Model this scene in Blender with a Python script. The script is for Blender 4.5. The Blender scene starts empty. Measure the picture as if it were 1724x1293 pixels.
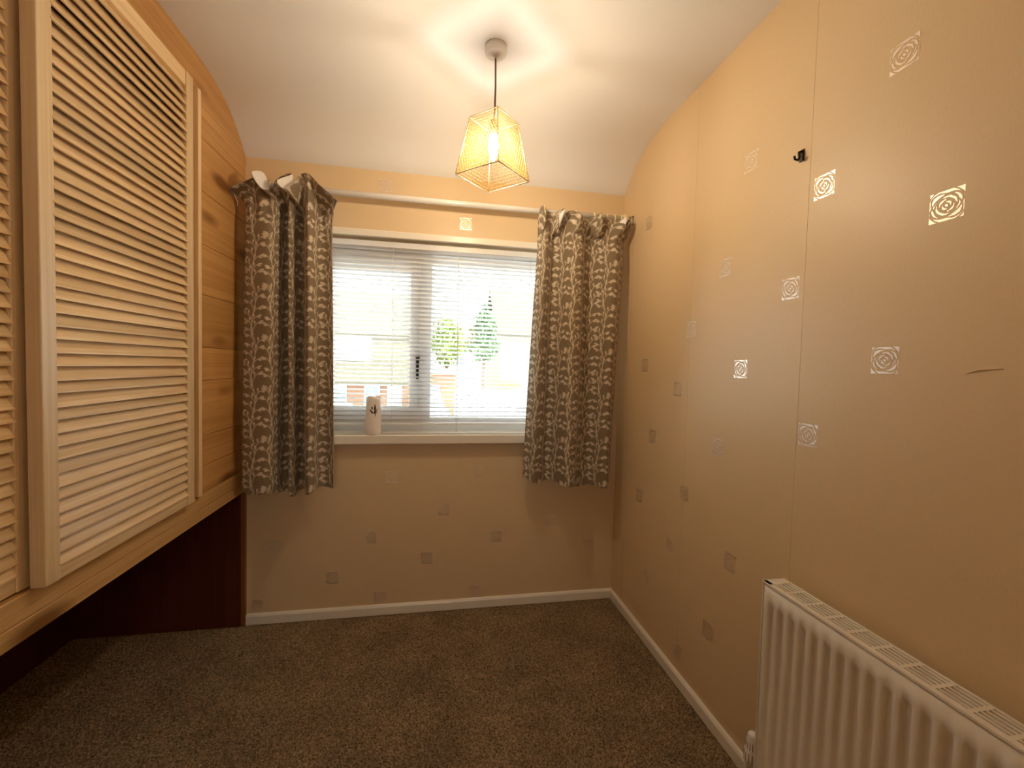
import bpy, bmesh, math, random
import numpy as np
from mathutils import Vector, Matrix

random.seed(7)
np.random.seed(7)
S = bpy.context.scene
COL = S.collection
PI = math.pi

# ------------------------------------------------------------------ camera
F_PX = 729.33
CAM = Vector((0.8596, -2.221, 1.2667))
YAW, PITCH, ROLL = 0.1826, -0.0403, 0.0257
cd = bpy.data.cameras.new('camera')
cd.sensor_fit = 'HORIZONTAL'
cd.sensor_width = 36.0
cd.lens = F_PX / 1724.0 * 36.0
cd.clip_start = 0.02
cd.clip_end = 400
cam = bpy.data.objects.new('camera', cd)
COL.objects.link(cam)
_f = Vector((math.sin(YAW) * math.cos(PITCH), math.cos(YAW) * math.cos(PITCH), math.sin(PITCH)))
_r = Vector((math.cos(YAW), -math.sin(YAW), 0))
_u = _r.cross(_f)
_r2 = math.cos(ROLL) * _r + math.sin(ROLL) * _u
_u2 = -math.sin(ROLL) * _r + math.cos(ROLL) * _u
M = Matrix((_r2, _u2, -_f)).transposed().to_4x4()
M.translation = CAM
cam.matrix_world = M
S.camera = cam

# ------------------------------------------------------------------ world, sun, exposure
SKY_STRENGTH = 4.2
SUN_STRENGTH = 11.0
BULB_STRENGTH = 305.0
w = bpy.data.worlds.new('sky')
S.world = w
w.use_nodes = True
nt = w.node_tree
bg = nt.nodes['Background']
bg.inputs['Color'].default_value = (0.90, 0.95, 1.0, 1)
bg.inputs['Strength'].default_value = SKY_STRENGTH
sd = bpy.data.lights.new('sun', 'SUN')
sd.energy = SUN_STRENGTH
sd.angle = 0.01
sd.color = (1.0, 0.95, 0.86)
sun = bpy.data.objects.new('sun', sd)
COL.objects.link(sun)
sun.rotation_euler = (math.radians(36), 0, math.radians(74))
S.view_settings.view_transform = 'Standard'
S.view_settings.look = 'None'
S.view_settings.gamma = 1.0
S.view_settings.use_curve_mapping = False
S.view_settings.exposure = 1.12
S.cycles.max_bounces = 12
S.cycles.diffuse_bounces = 7
S.cycles.transparent_max_bounces = 24
S.cycles.sample_clamp_indirect = 6.0
S.cycles.use_denoising = True

# ------------------------------------------------------------------ materials
def new_mat(name):
    m = bpy.data.materials.new(name)
    m.use_nodes = True
    t = m.node_tree
    return m, t, t.nodes['Principled BSDF']

def N(t, kind, **kw):
    n = t.nodes.new(kind)
    for k, v in kw.items():
        setattr(n, k, v)
    return n

def plain(name, col, rough=0.5, metal=0.0, spec=0.5, bump=None, bump_scale=200.0, var=0.0):
    m, t, b = new_mat(name)
    b.inputs['Base Color'].default_value = (*col, 1)
    b.inputs['Roughness'].default_value = rough
    b.inputs['Metallic'].default_value = metal
    b.inputs['Specular IOR Level'].default_value = spec
    if bump or var:
        tc = N(t, 'ShaderNodeTexCoord')
        no = N(t, 'ShaderNodeTexNoise')
        no.inputs['Scale'].default_value = bump_scale
        no.inputs['Detail'].default_value = 4
        t.links.new(tc.outputs['Object'], no.inputs['Vector'])
        if bump:
            bu = N(t, 'ShaderNodeBump')
            bu.inputs['Strength'].default_value = bump
            bu.inputs['Distance'].default_value = 0.002
            t.links.new(no.outputs['Fac'], bu.inputs['Height'])
            t.links.new(bu.outputs['Normal'], b.inputs['Normal'])
        if var:
            mx = N(t, 'ShaderNodeMix', data_type='RGBA')
            mx.inputs[6].default_value = (*[c * (1 - var) for c in col], 1)
            mx.inputs[7].default_value = (*[min(1, c * (1 + var)) for c in col], 1)
            t.links.new(no.outputs['Fac'], mx.inputs[0])
            t.links.new(mx.outputs[2], b.inputs['Base Color'])
    return m

def wood(name, light, dark, axis='y', rough=0.45, grain=55.0, knots=False, contrast=(0.35, 0.65), red=None):
    """pine grain running along one axis; object coordinates shifted per object"""
    m, t, b = new_mat(name)
    tc = N(t, 'ShaderNodeTexCoord')
    oi = N(t, 'ShaderNodeObjectInfo')
    mul = N(t, 'ShaderNodeMath', operation='MULTIPLY')
    mul.inputs[1].default_value = 13.0
    t.links.new(oi.outputs['Random'], mul.inputs[0])
    cx = N(t, 'ShaderNodeCombineXYZ')
    for i in range(3):
        t.links.new(mul.outputs[0], cx.inputs[i])
    add = N(t, 'ShaderNodeVectorMath', operation='ADD')
    t.links.new(tc.outputs['Object'], add.inputs[0])
    t.links.new(cx.outputs[0], add.inputs[1])
    mp = N(t, 'ShaderNodeMapping')
    sc = {'x': (0.035, 1, 1), 'y': (1, 0.035, 1), 'z': (1, 1, 0.035)}[axis]
    mp.inputs['Scale'].default_value = [s * grain for s in sc]
    t.links.new(add.outputs[0], mp.inputs['Vector'])
    n1 = N(t, 'ShaderNodeTexNoise')
    n1.inputs['Scale'].default_value = 1.0
    n1.inputs['Detail'].default_value = 5
    n1.inputs['Roughness'].default_value = 0.55
    n1.inputs['Distortion'].default_value = 0.6
    t.links.new(mp.outputs[0], n1.inputs['Vector'])
    # fine grain lines
    mp2 = N(t, 'ShaderNodeMapping')
    mp2.inputs['Scale'].default_value = [s * grain * 6 if s == 1 else s * grain for s in sc]
    t.links.new(add.outputs[0], mp2.inputs['Vector'])
    n2 = N(t, 'ShaderNodeTexNoise')
    n2.inputs['Scale'].default_value = 1.0
    n2.inputs['Detail'].default_value = 2
    t.links.new(mp2.outputs[0], n2.inputs['Vector'])
    mxf = N(t, 'ShaderNodeMix', data_type='FLOAT')
    mxf.inputs[0].default_value = 0.4
    t.links.new(n1.outputs['Fac'], mxf.inputs[2])
    t.links.new(n2.outputs['Fac'], mxf.inputs[3])
    rp = N(t, 'ShaderNodeValToRGB')
    rp.color_ramp.elements[0].position = contrast[0]
    rp.color_ramp.elements[0].color = (*dark, 1)
    rp.color_ramp.elements[1].position = contrast[1]
    rp.color_ramp.elements[1].color = (*light, 1)
    t.links.new(mxf.outputs[0], rp.inputs[0])
    col = rp.outputs[0]
    if knots:
        mp3 = N(t, 'ShaderNodeMapping')
        k3 = {'x': (2.2, 7, 7), 'y': (7, 2.2, 7), 'z': (7, 7, 2.2)}[axis]
        mp3.inputs['Scale'].default_value = k3
        t.links.new(add.outputs[0], mp3.inputs['Vector'])
        vo = N(t, 'ShaderNodeTexVoronoi')
        vo.inputs['Scale'].default_value = 1.0
        t.links.new(mp3.outputs[0], vo.inputs['Vector'])
        r2 = N(t, 'ShaderNodeValToRGB')
        r2.color_ramp.elements[0].position = 0.10
        r2.color_ramp.elements[0].color = (1, 1, 1, 1)
        r2.color_ramp.elements[1].position = 0.24
        r2.color_ramp.elements[1].color = (0, 0, 0, 1)
        t.links.new(vo.outputs['Distance'], r2.inputs[0])
        mx = N(t, 'ShaderNodeMix', data_type='RGBA')
        t.links.new(r2.outputs[0], mx.inputs[0])
        t.links.new(col, mx.inputs[6])
        mx.inputs[7].default_value = (dark[0] * 0.45, dark[1] * 0.36, dark[2] * 0.3, 1)
        col = mx.outputs[2]
    # per-piece tone
    hs = N(t, 'ShaderNodeHueSaturation')
    mr = N(t, 'ShaderNodeMapRange')
    mr.inputs[3].default_value = 0.86
    mr.inputs[4].default_value = 1.08
    t.links.new(oi.outputs['Random'], mr.inputs[0])
    t.links.new(mr.outputs[0], hs.inputs['Value'])
    t.links.new(col, hs.inputs['Color'])
    t.links.new(hs.outputs[0], b.inputs['Base Color'])
    b.inputs['Roughness'].default_value = rough
    b.inputs['Specular IOR Level'].default_value = 0.4
    bu = N(t, 'ShaderNodeBump')
    bu.inputs['Strength'].default_value = 0.15
    bu.inputs['Distance'].default_value = 0.002
    t.links.new(mxf.outputs[0], bu.inputs['Height'])
    t.links.new(bu.outputs['Normal'], b.inputs['Normal'])
    return m

def glass_mat(name):
    m = bpy.data.materials.new(name)
    m.use_nodes = True
    t = m.node_tree
    t.nodes.clear()
    o = N(t, 'ShaderNodeOutputMaterial')
    tr = N(t, 'ShaderNodeBsdfTransparent')
    tr.inputs[0].default_value = (0.93, 0.96, 0.95, 1)
    gl = N(t, 'ShaderNodeBsdfGlossy')
    gl.inputs['Roughness'].default_value = 0.02
    mx = N(t, 'ShaderNodeMixShader')
    fr = N(t, 'ShaderNodeFresnel')
    fr.inputs[0].default_value = 1.3
    t.links.new(fr.outputs[0], mx.inputs[0])
    t.links.new(tr.outputs[0], mx.inputs[1])
    t.links.new(gl.outputs[0], mx.inputs[2])
    t.links.new(mx.outputs[0], o.inputs[0])
    return m

def bead_mat(name):
    m = bpy.data.materials.new(name)
    m.use_nodes = True
    t = m.node_tree
    t.nodes.clear()
    o = N(t, 'ShaderNodeOutputMaterial')
    tr = N(t, 'ShaderNodeBsdfTransparent')
    tr.inputs[0].default_value = (1.0, 0.92, 0.76, 1)
    tl = N(t, 'ShaderNodeBsdfTranslucent')
    tl.inputs[0].default_value = (0.40, 0.28, 0.13, 1)
    pr = N(t, 'ShaderNodeBsdfPrincipled')
    pr.inputs['Base Color'].default_value = (0.12, 0.08, 0.035, 1)
    pr.inputs['Roughness'].default_value = 0.10
    m1 = N(t, 'ShaderNodeMixShader')
    m1.inputs[0].default_value = 0.40
    t.links.new(tl.outputs[0], m1.inputs[1])
    t.links.new(pr.outputs[0], m1.inputs[2])
    lw = N(t, 'ShaderNodeLayerWeight')
    lw.inputs[0].default_value = 0.5
    mr = N(t, 'ShaderNodeMapRange')
    mr.inputs[1].default_value = 0.25
    mr.inputs[2].default_value = 0.85
    mr.inputs[3].default_value = 0.10
    mr.inputs[4].default_value = 0.45
    t.links.new(lw.outputs['Facing'], mr.inputs[0])
    cm = N(t, 'ShaderNodeMix', data_type='RGBA')
    cm.inputs[6].default_value = (1.0, 0.96, 0.86, 1)
    cm.inputs[7].default_value = (0.95, 0.74, 0.42, 1)
    t.links.new(lw.outputs['Facing'], cm.inputs[0])
    t.links.new(cm.outputs[2], tr.inputs[0])
    m2 = N(t, 'ShaderNodeMixShader')
    t.links.new(mr.outputs[0], m2.inputs[0])
    t.links.new(tr.outputs[0], m2.inputs[1])
    t.links.new(m1.outputs[0], m2.inputs[2])
    t.links.new(m2.outputs[0], o.inputs[0])
    return m

def wallpaper(name, col, rough=0.42):
    m, t, b = new_mat(name)
    tc = N(t, 'ShaderNodeTexCoord')
    n1 = N(t, 'ShaderNodeTexNoise')
    n1.inputs['Scale'].default_value = 420
    n1.inputs['Detail'].default_value = 2
    t.links.new(tc.outputs['Object'], n1.inputs['Vector'])
    mp = N(t, 'ShaderNodeMapping')
    mp.inputs['Scale'].default_value = (300, 300, 90)
    t.links.new(tc.outputs['Object'], mp.inputs['Vector'])
    n2 = N(t, 'ShaderNodeTexNoise')
    n2.inputs['Scale'].default_value = 1.0
    n2.inputs['Detail'].default_value = 3
    t.links.new(mp.outputs[0], n2.inputs['Vector'])
    ad = N(t, 'ShaderNodeMath', operation='ADD')
    t.links.new(n1.outputs['Fac'], ad.inputs[0])
    t.links.new(n2.outputs['Fac'], ad.inputs[1])
    mr = N(t, 'ShaderNodeMapRange')
    mr.inputs[1].default_value = 0.7
    mr.inputs[2].default_value = 1.3
    mr.inputs[3].default_value = 0.0
    mr.inputs[4].default_value = 1.0
    t.links.new(ad.outputs[0], mr.inputs[0])
    mx = N(t, 'ShaderNodeMix', data_type='RGBA')
    mx.inputs[6].default_value = (*[c * 0.965 for c in col], 1)
    mx.inputs[7].default_value = (*[c * 1.03 for c in col], 1)
    t.links.new(mr.outputs[0], mx.inputs[0])
    t.links.new(mx.outputs[2], b.inputs['Base Color'])
    b.inputs['Roughness'].default_value = rough
    b.inputs['Specular IOR Level'].default_value = 0.5
    bu = N(t, 'ShaderNodeBump')
    bu.inputs['Strength'].default_value = 0.06
    bu.inputs['Distance'].default_value = 0.0006
    t.links.new(ad.outputs[0], bu.inputs['Height'])
    t.links.new(bu.outputs['Normal'], b.inputs['Normal'])
    return m

def fabric_mat(name):
    m, t, b = new_mat(name)
    at = N(t, 'ShaderNodeAttribute')
    at.attribute_name = 'print'
    mx = N(t, 'ShaderNodeMix', data_type='RGBA')
    mx.inputs[6].default_value = (0.215, 0.155, 0.090, 1)
    mx.inputs[7].default_value = (0.64, 0.54, 0.40, 1)
    t.links.new(at.outputs['Fac'], mx.inputs[0])
    t.links.new(mx.outputs[2], b.inputs['Base Color'])
    b.inputs['Roughness'].default_value = 0.85
    b.inputs['Specular IOR Level'].default_value = 0.25
    b.inputs['Sheen Weight'].default_value = 0.2
    return m

def carpet_mat(name):
    m, t, b = new_mat(name)
    tc = N(t, 'ShaderNodeTexCoord')
    n1 = N(t, 'ShaderNodeTexNoise')
    n1.inputs['Scale'].default_value = 170
    n1.inputs['Detail'].default_value = 3
    t.links.new(tc.outputs['Object'], n1.inputs['Vector'])
    n2 = N(t, 'ShaderNodeTexNoise')
    n2.inputs['Scale'].default_value = 5
    n2.inputs['Detail'].default_value = 3
    t.links.new(tc.outputs['Object'], n2.inputs['Vector'])
    rp = N(t, 'ShaderNodeValToRGB')
    rp.color_ramp.elements[0].position = 0.32
    rp.color_ramp.elements[0].color = (0.080, 0.056, 0.031, 1)
    rp.color_ramp.elements[1].position = 0.70
    rp.color_ramp.elements[1].color = (0.40, 0.28, 0.165, 1)
    t.links.new(n1.outputs['Fac'], rp.inputs[0])
    hs = N(t, 'ShaderNodeHueSaturation')
    mr = N(t, 'ShaderNodeMapRange')
    mr.inputs[1].default_value = 0.3
    mr.inputs[2].default_value = 0.7
    mr.inputs[3].default_value = 0.82
    mr.inputs[4].default_value = 1.15
    t.links.new(n2.outputs['Fac'], mr.inputs[0])
    t.links.new(mr.outputs[0], hs.inputs['Value'])
    t.links.new(rp.outputs[0], hs.inputs['Color'])
    t.links.new(hs.outputs[0], b.inputs['Base Color'])
    b.inputs['Roughness'].default_value = 0.95
    b.inputs['Specular IOR Level'].default_value = 0.1
    return m

def rows_mat(name, c1, c2, scale, rough=0.8):
    """rows of tiles or brick far away"""
    m, t, b = new_mat(name)
    tc = N(t, 'ShaderNodeTexCoord')
    br = N(t, 'ShaderNodeTexBrick')
    br.inputs['Color1'].default_value = (*c1, 1)
    br.inputs['Color2'].default_value = (*c2, 1)
    br.inputs['Mortar'].default_value = (*[c * 0.6 for c in c1], 1)
    br.inputs['Scale'].default_value = scale
    mp = N(t, 'ShaderNodeMapping')
    mp.inputs['Rotation'].default_value = (PI / 2, 0, 0)
    t.links.new(tc.outputs['Object'], mp.inputs['Vector'])
    t.links.new(mp.outputs[0], br.inputs['Vector'])
    t.links.new(br.outputs['Color'], b.inputs['Base Color'])
    b.inputs['Roughness'].default_value = rough
    return m

MAT = {}
MAT['wallpaper'] = wallpaper('beige wallpaper', (0.70, 0.52, 0.30))
MAT['ceiling'] = plain('ceiling white emulsion', (0.84, 0.82, 0.785), 0.75, bump=0.2, bump_scale=60)
MAT['white_gloss'] = plain('cream gloss paint', (0.80, 0.74, 0.62), 0.3, bump=0.03, bump_scale=40)
MAT['upvc'] = plain('white plastic window frame', (0.80, 0.80, 0.78), 0.3)
MAT['blind'] = plain('white blind slat', (0.80, 0.80, 0.80), 0.35)
MAT['cord'] = plain('white cord', (0.75, 0.72, 0.66), 0.8)
MAT['motif'] = plain('pearl wallpaper print', (0.82, 0.71, 0.61), 0.34, metal=0.72)
MAT['pine_y'] = wood('pine louvre', (0.82, 0.63, 0.38), (0.64, 0.43, 0.21), 'y', 0.42)
MAT['pine_z'] = wood('pine stile', (0.82, 0.63, 0.38), (0.68, 0.47, 0.24), 'z', 0.42)
MAT['plank'] = wood('stained pine plank', (0.66, 0.37, 0.135), (0.46, 0.23, 0.068), 'y', 0.38, grain=22, knots=True)
MAT['plank_light'] = wood('pine rail', (0.70, 0.45, 0.19), (0.52, 0.29, 0.10), 'y', 0.38, grain=22, knots=True)
MAT['mullion'] = wood('stained pine upright', (0.55, 0.30, 0.10), (0.42, 0.21, 0.06), 'z', 0.4, grain=25)
MAT['mahogany'] = wood('dark mahogany board', (0.10, 0.022, 0.010), (0.06, 0.012, 0.006), 'z', 0.4, grain=20)
MAT['mahogany_edge'] = wood('mahogany edge strip', (0.30, 0.11, 0.035), (0.22, 0.075, 0.02), 'z', 0.4, grain=20)
MAT['carpet'] = carpet_mat('brown carpet pile')
MAT['fabric'] = fabric_mat('sprig print curtain fabric')
MAT['lining'] = plain('white curtain lining', (0.80, 0.76, 0.70), 0.9, spec=0.1)
MAT['pole'] = plain('white curtain pole', (0.78, 0.75, 0.70), 0.25, spec=0.6)
MAT['ring'] = plain('cream wood ring', (0.78, 0.66, 0.42), 0.4)
MAT['rad'] = plain('cream radiator enamel', (0.80, 0.74, 0.62), 0.32, bump=0.02, bump_scale=80)
MAT['rad_dark'] = plain('radiator inside', (0.12, 0.09, 0.06), 0.8)
MAT['plastic'] = plain('white plastic', (0.80, 0.77, 0.72), 0.35)
MAT['holder'] = plain('grey lamp holder', (0.22, 0.20, 0.17), 0.5)
MAT['cable'] = plain('brown flex', (0.16, 0.09, 0.055), 0.5)
MAT['wire'] = plain('chrome wire', (0.72, 0.62, 0.48), 0.3, metal=0.6)
MAT['bead'] = bead_mat('amber crystal bead')
MAT['wax'] = plain('ivory candle wax', (0.84, 0.76, 0.66), 0.45)
MAT['print_dark'] = plain('dark leaf print', (0.05, 0.035, 0.03), 0.6)
MAT['print_grey'] = plain('grey leaf print', (0.38, 0.34, 0.30), 0.6)
MAT['hook'] = plain('dark metal hook', (0.03, 0.022, 0.016), 0.35, metal=0.6)
MAT['brass'] = plain('tarnished valve metal', (0.20, 0.15, 0.10), 0.35, metal=0.8)
MAT['black'] = plain('black plastic', (0.02, 0.02, 0.02), 0.4)
MAT['glass'] = glass_mat('window glass')
MAT['seam'] = plain('wallpaper joint', (0.66, 0.47, 0.25), 0.5)
MAT['scuff'] = plain('torn wallpaper fibre', (0.58, 0.43, 0.24), 0.9)
mb_, tb_, bb_ = new_mat('lit bulb')
bb_.inputs['Emission Color'].default_value = (1.0, 0.86, 0.68, 1)
bb_.inputs['Emission Strength'].default_value = BULB_STRENGTH
MAT['bulb'] = mb_
# outside
MAT['tarmac'] = plain('road surface', (0.48, 0.46, 0.43), 0.9, var=0.1, bump_scale=3)
MAT['drive'] = plain('concrete drive', (0.58, 0.54, 0.48), 0.9, var=0.1, bump_scale=3)
MAT['roof_tan'] = rows_mat('tan roof tiles', (0.17, 0.15, 0.10), (0.21, 0.18, 0.12), 3.0)
MAT['roof_brown'] = rows_mat('brown roof tiles', (0.065, 0.057, 0.036), (0.085, 0.074, 0.047), 3.0)
MAT['roof_red'] = rows_mat('red roof tiles', (0.24, 0.085, 0.05), (0.28, 0.11, 0.065), 3.0)
MAT['brick'] = rows_mat('orange brick', (0.26, 0.13, 0.07), (0.30, 0.155, 0.09), 4.0)
MAT['render'] = plain('white house cladding', (0.80, 0.78, 0.74), 0.8)
MAT['cream_render'] = plain('cream house render', (0.26, 0.24, 0.17), 0.8)
MAT['dark_pane'] = plain('far window pane', (0.20, 0.25, 0.30), 0.08)
MAT['leaf_lime'] = plain('lime leaves', (0.16, 0.23, 0.035), 0.7, var=0.35, bump_scale=3)
MAT['leaf_green'] = plain('green leaves', (0.08, 0.14, 0.06), 0.7, var=0.35, bump_scale=3)
MAT['bark'] = plain('bark', (0.16, 0.11, 0.07), 0.9)
MAT['car_white'] = plain('white car paint', (0.80, 0.81, 0.82), 0.2)
MAT['car_blue'] = plain('slate blue car paint', (0.20, 0.25, 0.38), 0.2)
MAT['car_pale'] = plain('pale blue car paint', (0.50, 0.62, 0.74), 0.2)
MAT['tyre'] = plain('tyre rubber', (0.03, 0.03, 0.03), 0.9)

# ------------------------------------------------------------------ helpers
class MB:
    def __init__(s):
        s.v, s.f, s.sm = [], [], []

    def add(s, verts, faces, smooth=False):
        o = len(s.v)
        s.v += [tuple(p) for p in verts]
        s.f += [tuple(i + o for i in f) for f in faces]
        s.sm += [smooth] * len(faces)

    def box(s, x0, x1, y0, y1, z0, z1):
        s.add([(x0, y0, z0), (x1, y0, z0), (x1, y1, z0), (x0, y1, z0),
               (x0, y0, z1), (x1, y0, z1), (x1, y1, z1), (x0, y1, z1)],
              [(0, 3, 2, 1), (4, 5, 6, 7), (0, 1, 5, 4), (1, 2, 6, 5), (2, 3, 7, 6), (3, 0, 4, 7)])

    def prism(s, pts, a0, a1, axis):
        """2-D outline extruded along axis; pts are the other two coordinates in order"""
        def P(p, a):
            return {'x': (a, p[0], p[1]), 'y': (p[0], a, p[1]), 'z': (p[0], p[1], a)}[axis]
        n = len(pts)
        vs = [P(p, a0) for p in pts] + [P(p, a1) for p in pts]
        fs = [(i, (i + 1) % n, n + (i + 1) % n, n + i) for i in range(n)]
        fs += [tuple(range(n - 1, -1, -1)), tuple(range(n, 2 * n))]
        s.add(vs, fs)

    def tube(s, path, r, n=8, cap=True):
        path = [Vector(p) for p in path]
        rs = r if isinstance(r, (list, tuple)) else [r] * len(path)
        up = None
        vs, fs = [], []
        for i, p in enumerate(path):
            d = (path[min(i + 1, len(path) - 1)] - path[max(i - 1, 0)]).normalized()
            if up is None:
                up = Vector((0, 0, 1)) if abs(d.z) < 0.9 else Vector((1, 0, 0))
            a = d.cross(up).normalized()
            up = a.cross(d).normalized()
            for k in range(n):
                t = 2 * PI * k / n
                vs.append(p + rs[i] * (math.cos(t) * a + math.sin(t) * up))
        for i in range(len(path) - 1):
            for k in range(n):
                fs.append((i * n + k, i * n + (k + 1) % n, (i + 1) * n + (k + 1) % n, (i + 1) * n + k))
        s.add(vs, fs, True)
        if cap:
            L = (len(path) - 1) * n
            s.add(vs[:n], [tuple(range(n - 1, -1, -1))])
            s.add(vs[L:], [tuple(range(n))])

    def lathe(s, prof, c, axis='z', n=24):
        """prof: list of (radius, height)"""
        vs, fs = [], []
        for r, h in prof:
            for k in range(n):
                t = 2 * PI * k / n
                a, b = r * math.cos(t), r * math.sin(t)
                q = {'z': (a, b, h), 'x': (h, a, b), 'y': (a, h, b)}[axis]
                vs.append((c[0] + q[0], c[1] + q[1], c[2] + q[2]))
        for i in range(len(prof) - 1):
            for k in range(n):
                fs.append((i * n + k, i * n + (k + 1) % n, (i + 1) * n + (k + 1) % n, (i + 1) * n + k))
        s.add(vs, fs, True)
        L = (len(prof) - 1) * n
        if prof[0][0] > 1e-5:
            s.add(vs[:n], [tuple(range(n - 1, -1, -1))])
        if prof[-1][0] > 1e-5:
            s.add(vs[L:], [tuple(range(n))])

    def torus(s, c, R, r, axis='x', n=24, m=8):
        vs, fs = [], []
        for i in range(n):
            t = 2 * PI * i / n
            for j in range(m):
                q = 2 * PI * j / m
                a = (R + r * math.cos(q)) * math.cos(t)
                b = (R + r * math.cos(q)) * math.sin(t)
                h = r * math.sin(q)
                v = {'x': (h, a, b), 'y': (a, h, b), 'z': (a, b, h)}[axis]
                vs.append((c[0] + v[0], c[1] + v[1], c[2] + v[2]))
        for i in range(n):
            for j in range(m):
                fs.append((i * m + j, ((i + 1) % n) * m + j, ((i + 1) % n) * m + (j + 1) % m, i * m + (j + 1) % m))
        s.add(vs, fs, True)

    def sphere(s, c, r, n=12, m=8, sz=1.0):
        prof = [(r * math.sin(PI * i / m) if 0 < i < m else 0.0, -r * sz * math.cos(PI * i / m)) for i in range(m + 1)]
        s.lathe(prof, c, 'z', n)

    def mesh(s, name, mat):
        me = bpy.data.meshes.new(name)
        me.from_pydata(s.v, [], s.f)
        me.polygons.foreach_set('use_smooth', s.sm)
        me.materials.append(mat)
        bm = bmesh.new()
        bm.from_mesh(me)
        bmesh.ops.remove_doubles(bm, verts=bm.verts, dist=1e-6)
        bmesh.ops.recalc_face_normals(bm, faces=bm.faces)
        bm.to_mesh(me)
        bm.free()
        return me

    def build(s, name, mat, parent=None, bevel=0.0, stuff=False, label=None):
        o = bpy.data.objects.new(name, s.mesh(name, mat))
        COL.objects.link(o)
        if parent is not None:
            o.parent = parent
            o.matrix_parent_inverse = parent_world(parent).inverted()
        if bevel:
            md = o.modifiers.new('bevel', 'BEVEL')
            md.width = bevel
            md.segments = 2
            md.limit_method = 'ANGLE'
        if stuff:
            o['kind'] = 'stuff'
        if label:
            o['label'] = label
        return o

def parent_world(p):
    m = p.matrix_basis.copy()
    if p.parent is not None:
        m = parent_world(p.parent) @ p.matrix_parent_inverse @ m
    return m

def tag(o, label=None, cat=None, group=None, kind=None):
    if label: o['label'] = label
    if cat: o['category'] = cat
    if group: o['group'] = group
    if kind: o['kind'] = kind
    return o

def thing(name, loc, label, cat, group=None, kind=None):
    o = bpy.data.objects.new(name, None)
    o.empty_display_size = 0.05
    o.location = loc
    COL.objects.link(o)
    return tag(o, label, cat, group, kind)

def clone(o, parent=None, name=None):
    c = o.copy()
    COL.objects.link(c)
    if parent is not None:
        c.parent = parent
    return c

def clone_tree(o, parent=None):
    c = clone(o, parent)
    for ch in list(o.children):
        clone_tree(ch, c)
    return c

def structure(mb, name, mat, label, cat, bevel=0.0):
    o = mb.build(name, mat, None, bevel)
    return tag(o, label, cat, None, 'structure')

# ------------------------------------------------------------------ room shell
W = 1.8596          # right wall
XL = -0.70          # left wall (inside the recess under the wardrobe)
YB = -2.75          # wall behind the camera
HC = 2.372          # ceiling
WX0, WX1 = 0.25, 1.56      # window opening
WZ0, WZ1 = 0.885, 1.882
TH = 0.26           # outer wall thickness

# floor slab with a woven pile on it
m = MB(); m.box(XL - 0.1, W + 0.1, YB - 0.1, TH, -0.15, -0.008)
floor = structure(m, 'floor', MAT['carpet'], 'brown carpeted floor of the small room', 'floor')
def carpet():
    step = 0.0052
    xs = np.arange(XL, W + step, step)
    ys = np.arange(-2.3, 0.0 + step, step)
    nx, ny = len(xs), len(ys)
    X, Y = np.meshgrid(xs, ys)
    X = X + np.random.uniform(-1, 1, X.shape) * 0.0019
    Y = Y + np.random.uniform(-1, 1, Y.shape) * 0.0019
    X = np.clip(X, XL, W); Y = np.clip(Y, -2.3, 0)
    Z = np.random.uniform(-0.0060, 0.0010, X.shape)
    V = np.stack([X, Y, Z], -1).reshape(-1, 3)
    i = np.arange(nx * ny).reshape(ny, nx)
    Q = np.stack([i[:-1, :-1], i[:-1, 1:], i[1:, 1:], i[1:, :-1]], -1).reshape(-1, 4)
    return grid_mesh('carpet_pile', V, Q, MAT['carpet'])
def grid_mesh(name, V, Q, mat, smooth=False):
    me = bpy.data.meshes.new(name)
    me.vertices.add(len(V))
    me.vertices.foreach_set('co', V.astype(np.float32).ravel())
    me.loops.add(Q.size)
    me.loops.foreach_set('vertex_index', Q.astype(np.int32).ravel())
    me.polygons.add(len(Q))
    me.polygons.foreach_set('loop_start', np.arange(0, Q.size, 4, dtype=np.int32))
    me.polygons.foreach_set('use_smooth', np.full(len(Q), smooth))
    me.update(calc_edges=True)
    me.materials.append(mat)
    return me
o = bpy.data.objects.new('carpet_pile', carpet())
COL.objects.link(o); o.parent = floor; o['kind'] = 'stuff'

# ceiling with the cove that curves down to the window wall
prof = [(YB - 0.1, HC), (-0.46, HC), (-0.38, 2.369), (-0.31, 2.361), (-0.25, 2.350), (-0.19, 2.333), (-0.135, 2.307),
        (-0.085, 2.274), (-0.04, 2.237), (0.0, 2.198), (0.02, 2.19)]
n = len(prof)
m = MB()
vs = [(XL - 0.1, y, z) for y, z in prof] + [(W + 0.1, y, z) for y, z in prof]
fs = [(i, i + 1, n + i + 1, n + i) for i in range(n - 1)]
m.add(vs, fs, True)
m.box(XL - 0.1, W + 0.1, YB - 0.1, TH, HC + 0.02, HC + 0.15)
m.box(XL - 0.1, W + 0.1, 0.02, TH, 2.19, HC + 0.02)
structure(m, 'ceiling', MAT['ceiling'], 'white plaster ceiling curving down to the window wall', 'ceiling')

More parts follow.
